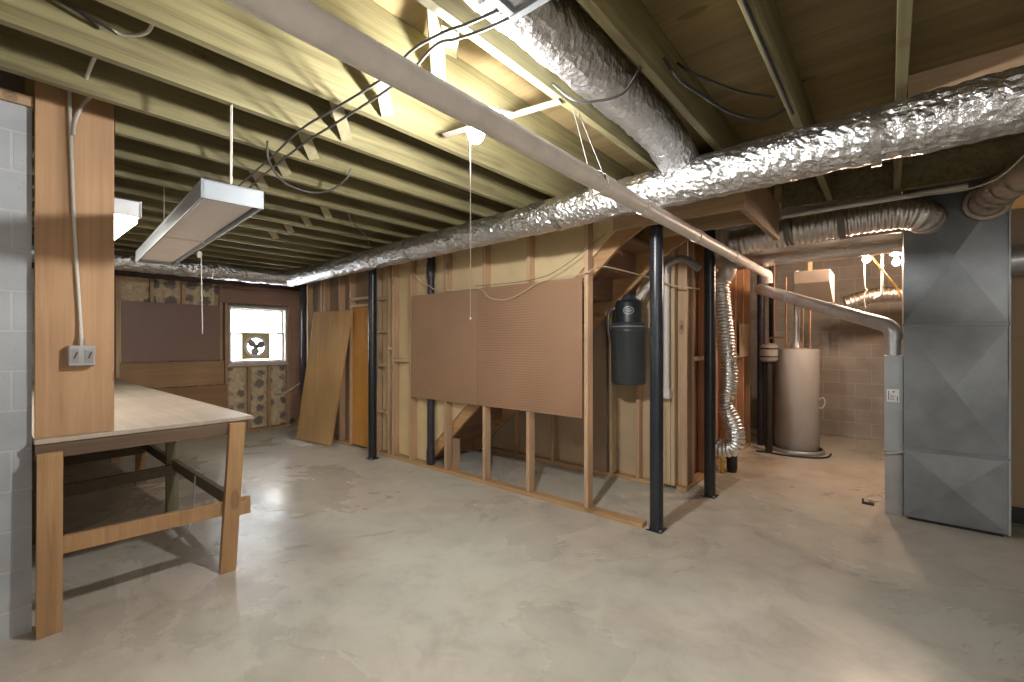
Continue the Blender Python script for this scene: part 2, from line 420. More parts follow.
for x in (-5.6, -3.9, -1.95, -.05):
    y = 2.93 - (x + 2.6) * .05
    MB().tube([(x - .02, y, 2.492), (x + .02, y, 2.492)], .127 + (.012 if x > -1 else 0), 32, False).build('tape_band', 'foil_soft', t)
P = resample([Vector((-1.03, .95, 2.745)), Vector((-1.03, 2.2, 2.745)), Vector((-1.02, 2.62, 2.71)), Vector((-1.01, 2.83, 2.63))], .02)
MB().tube(P, .118, 36, True, False, crinkle(80, .006)).build('joist_branch', 'foil', t)

t = thing('ceiling_register', (-.8, 1.0, 2.60), 'white framed metal register box at the top edge of the photo', 'register')
x0, x1, y0, y1 = -.99, -.62, .74, 1.19
MB().box(x0, x1, y1 - .03, y1, 2.60, 2.628).box(x0, x1, y0, y0 + .03, 2.60, 2.628).box(x0, x0 + .03, y0 + .03, y1 - .03, 2.60, 2.628).box(x1 - .03, x1, y0 + .03, y1 - .03, 2.60, 2.628).build('frame', 'whitepaint', t, .004)
MB().box(x0 + .03, x1 - .03, y0 + .03, y1 - .03, 2.614, 2.628).build('face_plate', 'outlet', t)

# white drain pipe along the joists
t = thing('drain_pipe', (-1.12, 1.5, 2.255), 'long pale plastic pipe slung under the joists beside the lit bulb', 'pipe')
MB().tube([(-1.116, -2.9, 2.30), (-1.116, 5.95, 2.30)], .0445, 24).build('pipe_run', 'pipewhite', t)
for y in (2.07, 2.57, 3.52, 4.55):
    MB().tube([(-1.116, y - .05, 2.30), (-1.116, y + .05, 2.30)], .0495, 24).build('coupling', 'pipewhite', t)
MB().tube(spline([(-1.116, 5.93, 2.30), (-1.116, 6.02, 2.295), (-1.116, 6.06, 2.25), (-1.116, 6.065, 2.20)], 6), .055, 20).build('elbow', 'pipewhite', t)
# galvanised flue from the pipe's end to the furnace
t = thing('flue_pipe', (-.5, 5.5, 1.3), 'bare galvanised pipe sloping down from the pale pipe to the furnace side', 'pipe')
MB().tube([(-1.20, 6.02, 2.135), (-.06, 5.24, 1.665)], .062, 24).build('pipe_run', 'galv', t)
MB().tube(spline([(-.10, 5.268, 1.682), (-.02, 5.215, 1.645), (.018, 5.19, 1.59), (.022, 5.19, 1.52)], 6), .064, 22).build('elbow', 'galv', t)
MB().tube([(.022, 5.19, 1.54), (.022, 5.19, 1.383)], .053, 24).build('drop', 'galv', t)
for f in (.3, .65):
    p = Vector((-1.20, 6.02, 2.135)).lerp(Vector((-.06, 5.24, 1.665)), f); d = Vector((1.14, -.78, -.47)).normalized() * .012
    MB().tube([p - d, p + d], .066, 24).build('seam_band', 'galv', t)

# corrugated flex duct into the plenum
def ribs(pitch, amp):
    return lambda i, L, th, r, p: r + amp * math.sin(2 * PI * L / pitch) + amp * .5 * noise.noise(p * 14)
t = thing('flex_duct', (-.4, 4.9, 2.35), 'ribbed silver flex duct strapped below the girder and entering the furnace plenum', 'duct')
P = resample(spline([(-1.22, 4.84, 2.48), (-.8, 4.86, 2.515), (-.1, 4.86, 2.55), (.09, 4.86, 2.545), (.19, 4.89, 2.52), (.225, 4.96, 2.50), (.23, 5.008, 2.50)], 12), .009)
MB().tube(P, .122, 28, True, True, ribs(.045, .007)).build('hose', 'flex', t)
for x in (-.72, -.32):
    MB().tube([(x - .025, 4.862, 2.530), (x + .025, 4.862, 2.533)], .137, 28, False).build('strap', 'strapmat', t)
one('trunk_duct', MB().box(-1.53, .085, 5.35, 5.72, 2.49, JT - .004), 'galv', 'flat sheet metal trunk duct behind the ribbed flex duct', 'duct', bevel=.004)
P = resample([Vector((-1.5, 5.86, 2.45)), Vector((.084, 5.86, 2.47))], .025)
one('wrapped_duct', MB().tube(P, .085, 30, True, False, crinkle(120, .005)), 'foil_soft', 'dull foil wrapped duct just above the warm bulbs', 'duct')
P = resample(spline([(-.45, 7.3, 2.0), (-.1, 7.35, 2.1), (.5, 7.3, 2.08), (1.2, 7.2, 2.1)], 10), .009)
one('flex_hose', MB().tube(P, .09, 22, True, True, ribs(.05, .007)), 'flex', 'ribbed foil hose low in the back behind the warm bulbs', 'duct')
one('conduit_pipe', MB().tube([(-.735, 4.6, 2.612), (.43, 4.6, 2.625)], .02, 14), 'pvc', 'thin pale conduit under the girder at the upper right', 'pipe')
t = thing('plenum_elbow', (.6, 4.6, 2.4), 'big round metal duct elbow leaving the furnace top toward the right edge', 'duct')
e = spline([(.575, 5.008, 2.575), (.585, 4.85, 2.585), (.64, 4.55, 2.585), (.76, 4.2, 2.585), (1.05, 3.9, 2.585), (1.6, 3.8, 2.585)], 10)
MB().tube(e, .105, 28).build('tube', 'beigemetal', t)
for i in (11, 15, 19, 24):
    d = (e[i + 1] - e[i]).normalized() * .014
    MB().tube([e[i] - d, e[i] + d], .113, 28, False).build('ring', 'beigemetal', t)
MB().lathe([(.11, -.012), (.138, -.012), (.138, 0), (.11, 0)], (.575, 5.010, 2.575), 28, 'Y').build('collar', 'beigemetal', t)
one('return_duct', MB().tube([(.705, 5.34, 2.15), (1.9, 5.34, 2.15)], .122, 28), 'galv', 'blue grey round duct at the right edge beside the furnace', 'duct')

# ------------------------------------------------------------------ furnace
t = thing('furnace', (.39, 5.3, 0), 'tall dark grey sheet metal furnace with cross creased front panels', 'furnace')
MB().box(.09, .69, 5.045, 5.80, .03, 2.90).build('cabinet', 'furnace', t, .006)
MB().box(.12, .67, 5.08, 5.78, 0, .031).build('base', 'rubber', t)
for z0, z1 in ((.035, .60), (.612, 1.63), (1.65, 2.72)):
    b = MB(); x0, x1, y = .088, .692, 5.044; c = ((x0 + x1) / 2, y - .030, (z0 + z1) / 2)
    b.add([(x0, y, z0), (x1, y, z0), (x1, y, z1), (x0, y, z1), c, (x0, y + .002, z0), (x1, y + .002, z0), (x1, y + .002, z1), (x0, y + .002, z1)],
          [(0, 1, 4), (1, 2, 4), (2, 3, 4), (3, 0, 4), (8, 7, 6, 5)])
    b.build('creased_panel', 'furnace', t)
for z in (.606, 1.64):
    MB().box(.082, .70, 5.03, 5.046, z - .012, z + .012).build('seam_strip', 'furnace', t, .003)
MB().box(.688, .702, 5.03, 5.06, .03, 2.72).build('corner_strip', 'furnace_light', t, .002)
h = MB().box(-.04, .086, 5.12, 5.46, .545, 1.38).build('side_housing', 'furnace_light', t, .004)
MB().box(-.022, .062, 5.1165, 5.121, 1.035 - .055, 1.035 + .055).build('label', 'paper', h)
b = MB()
b.box(-.012, -.006, 5.1155, 5.117, .995, 1.075)
for k, (u, w) in enumerate(((.0, .03), (.0, .024), (.005, .03), (.0, .02))): b.box(.0 + u, .0 + u + w, 5.1155, 5.117, 1.0 + k * .012, 1.004 + k * .012)
b.box(.018, .03, 5.1155, 5.117, 1.062, 1.074); b.box(.046, .052, 5.1155, 5.117, .99, 1.03)
b.build('print', 'ink', h)
MB().box(-.035, .084, 5.13, 5.46, 0, .535).build('lower_housing', 'outlet', t, .004)
MB().bar((-.05, 5.11, .53), (.09, 5.115, .56), .014, .05, (0, 1, 0)).build('seam_tape', 'foil_soft', t)
one('metal_bracket', MB().box(-.20, -.11, 5.28, 5.31, .001, .02).box(-.20, -.185, 5.28, 5.31, .02, .045), 'dark', 'small black bracket lying on the floor beside the furnace', 'bracket')
wire('wire_loop', [(-.15, 5.40, .006), (-.10, 5.36, .02), (-.05, 5.40, .05), (-.09, 5.46, .06), (-.16, 5.45, .03), (-.14, 5.40, .006)], .004, 'steel', 'small loop of wire on the floor beside the furnace', 'wire')
t = thing('wooden_panel', (1.0, 5.55, 0), 'tan wooden panel at the right edge beside the furnace', 'panel')
MB().box(.71, 1.8, 5.52, 5.55, .14, 2.6).build('sheet', 'tanpanel', t, .003)
MB().box(.71, 1.8, 5.53, 5.57, 0, .139).build('base', 'dark', t)

# ------------------------------------------------------------------ water heater corner
t = thing('water_heater', (-.985, 7.28, 0), 'tall cream cylindrical water heater standing in the back corner', 'water heater')
c = (-.985, 7.28, 0)
MB().lathe([(.001, .02), (.255, .02), (.255, .05), (.262, .06), (.262, 1.385), (.255, 1.40), (.001, 1.425)], c, 48).build('tank', 'heater', t)
MB().lathe([(.30, .055), (.31, .055), (.33, .003), (.001, .003)], c, 40).build('drain_pan', 'outlet', t)
MB().lathe([(.075, 1.42), (.072, 1.45), (.036, 1.54), (.036, 2.48)], c, 24).build('flue', 'galv', t)
for dx, dy, top in ((-.12, -.05, 2.4), (.085, -.1, 2.4), (.16, -.04, 2.35)):
    MB().tube([(c[0] + dx, c[1] + dy, 1.40), (c[0] + dx, c[1] + dy, top)], .013, 10).build('water_pipe', 'copper', t)
MB().tube(spline([(c[0] + .265, c[1] - .06, .74), (c[0] + .31, c[1] - .08, .76), (c[0] + .33, c[1] - .08, .70), (c[0] + .30, c[1] - .08, .63), (c[0] + .262, c[1] - .06, .62)], 6), .008, 8).build('drain_loop', 'cable', t)
wire('floor_hose', [(-1.40, 6.86, .012), (-1.22, 6.86, .012), (-1.0, 6.84, .012), (-.75, 6.92, .012), (-.62, 7.08, .012), (-.60, 7.3, .012)], .011, 'rubber', 'dark hose curled on the floor around the water heater', 'hose')
t = thing('expansion_tank', (-1.27, 6.95, 1.22), 'small white banded tank beside the top of the water heater', 'tank')
c2 = (-1.27, 6.98, 0)
MB().lathe([(.001, 1.225), (.085, 1.235), (.11, 1.265), (.11, 1.44), (.085, 1.475), (.001, 1.485)], c2, 28).build('shell', 'heater', t)
for z in (1.30, 1.41):
    MB().lathe([(.111, z - .01), (.116, z), (.111, z + .01)], c2, 28).build('band', 'dark', t)
MB().tube(spline([(-1.27, 6.98, 1.48), (-1.27, 6.98, 1.54), (-1.24, 6.99, 1.56), (-1.13, 7.18, 1.56)], 6), .012, 10).build('feed_pipe', 'copper', t)
MB().tube([(-1.27, 6.98, .0), (-1.27, 6.98, 1.24)], .045, 16).build('stand_pipe', 'rubber', t)
for k, (x, y, r, m, lb) in enumerate(((-1.44, 7.36, .05, 'iron', 'black vertical drain pipe at the end of the reddish stud wall'),
                                      (-1.30, 7.52, .016, 'copper', 'thin copper pipe rising behind the small white tank'),
                                      (-1.38, 7.75, .03, 'iron', 'slim dark pipe in the gap behind the water heater'))):
    one('riser_pipe', MB().tube([(x, y, 0), (x, y, JT - .01)], r, 14), m, lb, 'pipe')
t = thing('air_box', (-.66, 6.6, 2.02), 'cream sheet metal air box hanging above the water heater', 'vent box')
MB().prism([(6.08, 2.17), (6.08, 2.31), (6.62, 2.31), (6.62, 1.97), (6.50, 1.97)], 'X', -.85, -.51).build('shell', 'cream', t, .006)
for k in range(3):
    MB().box(-.511, -.505, 6.18 + k * .10, 6.23 + k * .10, 2.15, 2.29).build('slot', 'pvc', t)
one('box_hanger', MB().box(-.74, -.70, 6.30, 6.32, 2.315, JT - .005), 'beam', 'thin brown strip holding up the cream air box', 'strip')

def lamp(name, p, label, r, m, strap=None):
    t = thing(name, (p[0], p[1], p[2] - .06), label, 'light bulb')
    prof = [(.0005, -r * 1.05), (r * .5, -r * .88), (r * .86, -r * .45), (r, 0), (r * .86, r * .5), (r * .5, r * 1.1), (r * .42, r * 1.5)]
    MB().lathe(prof, p, 20).build('bulb', m, t)
    MB().lathe([(.014, r * 1.45), (.016, r * 1.5), (.016, r * 2.1), (.05, r * 2.3), (.055, r * 3.2), (.0005, r * 3.2)], p, 20).build('lamp_holder', 'pvc', t)
    return t
t = lamp('ceiling_bulb', (-1.495, 1.515, 2.478), 'bright bare white bulb glowing below the pale pipe', .040, 'bulb')
MB().bar((-1.97, 1.74, 2.692), (-1.25, 1.86, 2.692), .05, .004).build('strap', 'strapmat', t)
MB().bar((-1.495, 1.515, 2.624), (-1.50, 1.80, 2.685), .03, .01).build('bracket', 'galv', t)
MB().tube([(-1.525, 1.515, 2.55), (-1.542, 1.525, 2.53), (-1.542, 1.525, 1.62)], .0016, 6).build('pull_cord', 'cord', t)
MB().sphere((-1.542, 1.525, 1.612), .006, 10).build('cord_end', 'cord', t)
lamp('warm_bulb', (-.19, 6.06, 2.375), 'warm glowing bulb under the wrapped duct, left of the furnace', .035, 'warmbulb')
lamp('warm_bulb', (.05, 6.20, 2.335), 'warm glowing bulb half hidden behind the furnace edge', .033, 'warmbulb')
wire('pull_string', [(-.21, 6.1, 2.33), (-.205, 6.1, 2.1), (-.19, 6.1, 2.05), (-.215, 6.1, 1.98), (-.20, 6.1, 1.86)], .006, 'cable', 'knotted pale string hanging from the left warm bulb', 'cord')
wire('pull_string', [(-.06, 6.12, 2.5), (-.065, 6.12, 2.1), (-.075, 6.12, 2.0), (-.13, 6.12, 1.96)], .010, 'cable', 'thick pale cord hanging between the two warm bulbs', 'cord')
wire('yellow_cable', [(-.16, 6.0, 2.42), (-.05, 5.98, 2.22), (.05, 5.96, 2.05), (.075, 5.95, 1.95)], .008, 'cable_yellow', 'yellow cable sloping down beside the furnace')

# ------------------------------------------------------------------ posts
def post(x, y, top, label, m='black', r=.0525, plate=True):
    t = thing('steel_post', (x, y, 0), label, 'post', 'steel support posts')
    MB().tube([(x, y, .008), (x, y, top)], r, 28).build('shaft', m, t)
    MB().box(x - .064, x + .064, y - .064, y + .064, 0, .009).build('base_plate', m, t, .002)
    MB().box(x - .058, x + .058, y - .058, y + .058, top, top + .012).build('top_plate', m, t, .002)
    for sx in (-1, 1):
        MB().lathe([(.010, 0), (.010, .012), (.001, .014)], (x + sx * .051, y - .051, .009), 8).build('bolt', 'steel', t)
post(-1.43, 3.50, 2.595, 'black steel post at the near corner of the stud wall', 'navy')
post(-1.345, 4.60, JB - .014, 'black steel post in front of the ribbed foil hose')
post(-5.10, 3.28, JB - .014, 'black steel post standing beside the orange door')

# ------------------------------------------------------------------ front stud wall with sheets
FY0, FY1 = 3.452, 3.54
t = thing('stud_wall', (-3.4, 3.5, 0), 'open stud wall that carries the brown boards and the orange door', 'wall frame')
MB().box(-5.27, -1.525, FY0 - .005, FY1, 0, .038).build('bottom_plate', 'plate', t, .003)
MB().box(-7.26, -5.96, FY0, FY1, 0, .038).build('bottom_plate', 'plate', t, .003)
MB().box(-7.26, -1.73, FY0, FY1, JB - .05, JB - .003).build('top_plate', 'plate', t, .003)
for x in (-7.26, -6.80, -6.71, -6.26, -5.96, -5.31, -5.03, -4.93, -4.57, -3.92, -3.31, -2.72, -2.07):
    MB().box(x, x + .04, FY0, FY1, .039, JB - .051).build('stud', 'stud', t, .003)
for x0, x1, z in ((-5.27, -5.03, 2.06), (-5.27, -5.03, 1.62), (-5.27, -5.03, 1.17), (-5.27, -5.03, .56), (-4.89, -4.57, 1.25), (-4.99, -4.93, 1.4)):
    MB().box(x0, x1, FY0 + .002, FY1 - .002, z, z + .038).build('blocking', 'stud_pale', t, .002)
for z in (1.99, 2.09):
    MB().box(-5.92, -5.31, FY0 - .002, FY1 - .004, z, z + .04).build('door_header', 'stud_pale', t, .002)
L = lambda x: .91 * (x + 4.34)
one('stair_side_board', MB().prism([(-5.26, .045), (-4.30, .045), (-4.30, .16 + L(-4.30)), (-1.76, .16 + L(-1.76)), (-1.76, JB - .06), (-5.26, JB - .06)], 'Y', FY1 + .002, FY1 + .016), 'gypsum',
    'tan wallboard behind the studs with its edge cut along the stairs', 'wallboard')
one('partition_sheet', MB().box(-7.22, -5.35, FY1 + .004, FY1 + .018, .045, JB - .06), 'brownpanel', 'brown sheet behind the studs at the far left of the stud wall', 'wallboard')
one('hardboard_sheet', MB().box(-4.50, -3.372, FY0 - .012, FY0 - .006, .826, 2.066), 'hardboard', 'plain brown hardboard sheet, left half of the pair nailed to the studs', 'board')
one('pegboard', MB().box(-3.368, -2.082, FY0 - .012, FY0 - .006, .826, 2.072), 'pegboard', 'brown pegboard with rows of small holes, right half of the pair on the studs', 'board')
t = struct('door_1', MB().box(-5.915, -5.58, FY0 + .03, FY0 + .068, .04, 1.985), 'golddoor', 'golden orange flush door in the stud wall', 'door')
MB().box(-5.575, -5.315, FY0 + .022, FY0 + .06, .04, 1.985).build('door_leaf', 'golddoor', t)
MB().sphere((-5.37, FY0 + .002, .98), .024, 14).build('door_knob', 'brass', t)
one('hanging_strip', MB().box(-5.255, -5.225, 3.42, 3.442, .92, 2.36), 'whitepaint', 'white vertical trim strip hanging behind the post by the orange door', 'trim strip')

# leaning slab
ax = Vector((.985, .13, 0)).normalized(); p0 = Vector((-6.98, 3.19, .010)); up = Vector((.33, .12, 1.94)).normalized(); nrm = ax.cross(up).normalized()
b = MB(); vs = []
for dn in (0, .036):
    for u, w in ((0, 0), (.83, 0), (.86, 1.97), (0, 1.97)): vs.append(p0 + ax * u + up * w - nrm * dn * -1)
b.add(vs, [(0, 1, 2, 3), (7, 6, 5, 4), (4, 5, 1, 0), (5, 6, 2, 1), (6, 7, 3, 2), (7, 4, 0, 3)])
one('door_slab', b, 'doorslab', 'loose flush wood door slab leaning against the studs', 'door slab', bevel=.002)
one('scrap_sheet', MB().prism([(-7.0, 2.98), (-6.5, 2.99), (-6.46, 3.15), (-6.95, 3.12)], 'Z', .001, .012), 'pan', 'thin pale scrap sheet flat on the floor by the leaning door slab', 'sheet')

# cast iron stack in the wall
t = thing('soil_pipe', (-4.20, 3.50, 0), 'dark cast iron drain pipe standing inside the stud wall behind the hardboard', 'pipe')
MB().tube([(-4.20, 3.494, .039), (-4.20, 3.494, JB - .055)], .043, 20).build('pipe_run', 'iron', t)
MB().lathe([(.044, .04), (.050, .06), (.050, .2), (.044, .24)], (-4.20, 3.490, 0), 20).build('hub', 'iron', t)
MB().lathe([(.044, 2.25), (.050, 2.27), (.050, 2.42), (.044, 2.45)], (-4.20, 3.490, 0), 20).build('hub', 'iron', t)

# ------------------------------------------------------------------ stairs
t = thing('staircase', (-3, 4.0, 0), 'wooden stairs seen from below, climbing right behind the pegboard', 'stairs')
for y0 in (3.562, 4.42):
    MB().prism([(-4.34, .004), (-1.76, L(-1.76)), (-1.50, L(-1.60)), (-1.50, 2.66), (-1.90, 2.66), (-4.66, .22), (-4.66, .004)], 'Y', y0, y0 + .038).build('stringer', 'stringer', t, .003)
n = 11
for k in range(1, n):
    z = 2.66 * k / n; x = -4.34 + (z - .10) / .91 - .25
    MB().box(x - .02, x + .27, 3.601, 4.419, z, z + .028).build('tread', 'tread', t, .002)
    MB().box(x, x + .018, 3.601, 4.419, z - 2.66 / n + .028, z - .001).build('riser', 'tread', t)
MB().box(-3.94, -3.85, 3.602, 3.64, .001, .37).build('support_post', 'stud', t, .002)

# ------------------------------------------------------------------ stairwell back wall framing + mechanical wall framing
t = thing('stair_wall_studs', (-3, 4.6, 0), 'studs and bottom plate along the tan wall behind the stairs', 'wall frame')
MB().box(-8.2, -1.78, 4.555, 4.643, 0, .04).build('bottom_plate', 'plate', t, .003)
for x, m in ((-5.6, 'stud'), (-5.0, 'stud'), (-4.4, 'stud'), (-3.8, 'stud'), (-3.2, 'stud'), (-2.72, 'stud'), (-2.40, 'stud_pale'), (-2.09, 'stud'), (-1.80, 'stud_pale')):
    MB().box(x, x + .04, 4.555, 4.643, .041, JT - .004).build('stud', m, t, .003)
one('dark_sheet', MB().box(-2.70, -2.43, 4.53, 4.553, .05, 2.3), 'brownpanel', 'dark brown sheet behind the stairs left of the black canister', 'board')
t = thing('corner_studs', (-1.6, 5.5, 0), 'reddish stud wall running back from the corner beside the foil hose', 'wall frame')
MB().box(-1.66, -1.555, 4.56, 7.3, 0, .04).build('bottom_plate', 'plate_y', t, .003)
for x0, x1, y0, y1, m in ((-1.757, -1.715, 4.55, 4.643, 'stud_pale'), (-1.712, -1.672, 4.55, 4.643, 'stud_pale'), (-1.66, -1.57, 4.62, 4.66, 'stud'), (-1.66, -1.57, 4.80, 4.84, 'stud'),
                       (-1.66, -1.57, 5.22, 5.26, 'stud_red'), (-1.66, -1.57, 5.62, 5.66, 'stud_red'), (-1.66, -1.57, 6.05, 6.09, 'stud_red'), (-1.66, -1.57, 6.5, 6.54, 'stud_red'),
                       (-1.66, -1.57, 6.9, 6.94, 'stud_red'), (-1.66, -1.57, 7.26, 7.30, 'stud_red')):
    MB().box(x0, x1, y0, y1, .041, JT - .004).build('stud', m, t, .003)
for y0, y1, z in ((4.84, 5.22, 1.30), (5.26, 5.62, 1.32), (6.54, 6.9, 1.28)):
    MB().box(-1.66, -1.58, y0, y1, z, z + .04).build('blocking', 'stud_pale', t, .002)
one('board_scrap', MB().box(-1.565, -1.55, 6.66, 7.12, 1.30, 1.75), 'tanpanel', 'tan scrap of board nailed over the reddish studs', 'board')

# vertical white pipe with grey elbow
t = thing('vent_pipe', (-1.72, 4.49, .9), 'white vertical plastic pipe with a grey hose bend on top', 'pipe')
MB().tube([(-1.735, 4.50, 1.03), (-1.735, 4.50, 2.22)], .030, 18).build('pipe_run', 'pvc', t)
MB().tube(spline([(-1.735, 4.50, 2.19), (-1.73, 4.50, 2.27), (-1.66, 4.49, 2.31), (-1.58, 4.48, 2.325), (-1.50, 4.47, 2.29), (-1.40, 4.46, 2.20)], 8), .034, 18).build('bend', 'outlet', t)
MB().box(-1.785, -1.69, 4.46, 4.54, .93, 1.03).build('bracket', 'pvc', t, .004)

# central vacuum canister
t = thing('vacuum_canister', (-2.05, 4.38, 1.06), 'dark grey round vacuum canister hanging under the stairs behind the black post', 'vacuum unit')
c = (-2.08, 4.36, 0)
MB().lathe([(.001, 1.065), (.165, 1.065), (.178, 1.085), (.178, 1.60), (.182, 1.605), (.182, 1.625), (.178, 1.63), (.178, 1.685), (.168, 1.70), (.001, 1.70)], c, 40).build('canister', 'canister', t)
MB().lathe([(.135, 1.70), (.135, 1.90), (.12, 1.93), (.001, 1.93)], c, 36).build('motor_housing', 'canister_dark', t)
MB().lathe([(.078, 1.931), (.072, 1.955), (.055, 1.985), (.03, 2.0), (.001, 2.005)], c, 28).build('cap', 'canister', t)
MB().lathe([(.180, 1.652), (.186, 1.658), (.180, 1.664)], c, 40).build('band', 'emblem', t)
d = Vector((c[0], c[1], 0)).normalized() * -1; e = Vector((-d.y, d.x, 0))
if e.x < 0: e = -e
b = MB()
for k in range(24):
    a0, a1 = 2 * PI * k / 24, 2 * PI * (k + 1) / 24
    pt = lambda a, s: Vector((c[0], c[1], 1.82)) + e * (.055 * s * math.cos(a)) + Vector((0, 0, .042 * s * math.sin(a))) + d * (.137 - (.055 * s * math.cos(a)) ** 2 / .27)
    b.add([pt(a0, 1), pt(a1, 1), pt(a1, .8), pt(a0, .8)], [(0, 1, 2, 3)])
for k, z in enumerate((1.835, 1.82, 1.805)):
    w = (.026, .038, .024)[k]
    o = Vector((c[0], c[1], z)) + d * .136
    b.bar(o - e * w, o + e * w, .002, .007)
b.build('emblem', 'emblem', t)
MB().tube(spline([(-2.22, 4.34, 1.86), (-2.28, 4.33, 1.83), (-2.30, 4.33, 1.74), (-2.295, 4.34, 1.60), (-2.28, 4.36, 1.5)], 8), .018, 12).build('hose', 'outlet', t)
MB().tube([(-2.0, 4.40, 1.94), (-1.93, 4.49, 2.06), (-1.86, 4.50, 2.14)], .030, 14).build('exhaust_pipe', 'pvc', t)
MB().box(-2.16, -2.0, 4.53, 4.553, 1.15, 1.6).build('mounting_board', 'stud', t)

# hanging foil hose
t = thing('foil_hose', (-1.28, 5.0, .3), 'tall crumpled silver foil hose hanging behind the black post', 'hose')
P = resample(spline([(-1.365, 5.0, 2.12), (-1.345, 5.0, 1.93), (-1.31, 5.0, 1.55), (-1.272, 5.0, 1.15), (-1.30, 5.0, .92), (-1.30, 5.0, .82), (-1.235, 5.0, .66), (-1.205, 4.99, .52), (-1.235, 4.98, .42), (-1.34, 4.97, .40), (-1.44, 4.97, .42)], 12), .008)
def hoser(i, L, th, r, p):
    k = 1 - .22 * math.exp(-((p.z - .87) / .1) ** 2)
    return r * k + .006 * math.sin(2 * PI * L / .034) + .007 * noise.noise(p * 13)
MB().tube(P, .088, 28, True, True, hoser).build('hose', 'flex', t)
MB().tube(spline([(-1.40, 4.98, 2.66), (-1.395, 4.98, 2.45), (-1.37, 4.99, 2.36), (-1.30, 5.0, 2.30), (-1.29, 5.0, 2.23), (-1.35, 5.0, 2.13)], 8), .085, 26).build('elbow', 'beigemetal', t)
MB().tube([(-1.362, 5.0, 2.15), (-1.360, 5.0, 2.10)], .106, 26).build('clamp', 'beigemetal', t)
one('floor_stub', MB().lathe([(.001, .001), (.05, .001), (.05, .02), (.058, .04), (.058, .27), (.001, .27)], (-1.40, 5.62, 0), 20), 'rubber', 'black drain stub on the floor below the foil hose', 'drain')
one('yellow_valve', MB().lathe([(.001, .001), (.03, .001), (.03, .1), (.022, .12), (.03, .14), (.03, .2), (.001, .2)], (-1.47, 5.50, 0), 14), 'brass', 'small yellow valve on the floor beside the black drain stub', 'valve')

# ------------------------------------------------------------------ window wall
WX = -8.2
t = thing('window_wall_frame', (WX, 2.6, 0), 'studs and top ledger on the window wall', 'wall frame')
for y in (1.24, 1.62, 2.0, 2.50, 2.58):
    MB().box(WX - .10, WX, y, y + .04, .041, 2.42).build('stud', 'stud', t, .003)
for y, z1 in ((2.92, 1.08), (3.24, 1.08), (3.555, 2.42), (3.72, 2.42), (3.9, 2.42)):
    MB().box(WX - .10, WX, y, y + .04, .041, z1).build('stud', 'stud', t, .003)
MB().box(WX - .10, WX, .2, 4.0, 0, .04).build('bottom_plate', 'plate_y', t, .003)
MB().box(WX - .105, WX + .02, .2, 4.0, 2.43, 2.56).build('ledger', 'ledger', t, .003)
MB().box(WX - .10, WX, 2.622, 3.554, 1.082, 1.12).build('sill_blocking', 'stud', t, .003)
def batt(y0, y1, z0, z1, label):
    b = MB(); ny, nz = 12, max(6, int((z1 - z0) / .05)); vs = []
    for i in range(nz + 1):
        for j in range(ny + 1):
            u = j / ny; y = y0 + (y1 - y0) * u; z = z0 + (z1 - z0) * i / nz
            w = (1 - (2 * u - 1) ** 4) * .035
            vs.append((WX - .06 + w + .012 * noise.noise(Vector((y * 7, z * 7, 1))) * (1 - abs(2 * u - 1)), y, z))
    fs = [(i * (ny + 1) + j, i * (ny + 1) + j + 1, (i + 1) * (ny + 1) + j + 1, (i + 1) * (ny + 1) + j) for i in range(nz) for j in range(ny)]
    b.add(vs, fs, True)
    m = len(vs); back = [(WX - .105, v[1], v[2]) for v in vs]
    b.add([(WX - .105, y0, z0), (WX - .105, y1, z0), (WX - .105, y1, z1), (WX - .105, y0, z1), (WX - .06, y0, z0), (WX - .06, y1, z0), (WX - .06, y1, z1), (WX - .06, y0, z1)],
          [(3, 2, 1, 0), (0, 1, 5, 4), (1, 2, 6, 5), (2, 3, 7, 6), (3, 0, 4, 7)])
    one('insulation_batt', b, 'kraft', label, 'insulation', 'kraft paper insulation batts')
batt(1.282, 1.618, .05, 2.425, 'kraft faced insulation batt in the bay nearest the leaning board, above the dark hardboard')
batt(1.662, 1.998, .05, 2.425, 'kraft faced insulation batt in the middle bay above the dark hardboard')
batt(2.042, 2.498, .05, 2.425, 'kraft faced insulation batt in the bay next to the window, above the dark hardboard')
batt(2.622, 2.918, .05, 1.078, 'kraft faced insulation batt under the left side of the window')
batt(2.962, 3.238, .05, 1.078, 'kraft faced insulation batt under the middle of the window')
batt(3.282, 3.552, .05, 1.078, 'kraft faced insulation batt under the right side of the window')
one('hardboard_backing', MB().box(WX + .001, WX + .012, 1.30, 2.50, 1.215, 2.075), 'hardboard_dark', 'dark brown hardboard panel on the window wall left of the window', 'board')
one('wide_plank', MB().box(WX + .001, WX + .025, 1.28, 2.56, .83, 1.205), 'plank', 'wide tan brown plank under the dark hardboard panel, upper of two', 'plank')
one('wide_plank', MB().box(WX + .001, WX + .025, 1.28, 2.60, .42, .82), 'plankdark', 'wide dark brown plank above the bench end, lower of two', 'plank')
one('bench_cleat', MB().box(WX + .001, WX + .012, 1.245, 1.298, 1.0, 2.09), 'stud_pale', 'narrow pale strip at the left edge of the dark hardboard panel', 'strip')
one('header_sheet', MB().box(WX + .001, WX + .015, 2.50, 3.76, 2.13, 2.425), 'headerpanel', 'reddish brown panel above the window', 'panel')
one('side_panel_board', MB().box(WX + .001, WX + .015, 3.595, 3.77, .12, 2.125), 'headerpanel', 'narrow brown board at the right of the window', 'panel')
wy0, wy1, wz0, wz1 = 2.62, 3.55, 1.13, 2.09
t = thing('window_1', (WX, 3.08, wz0), 'small white two pane window in the far wall', 'window'); t['kind'] = 'structure'
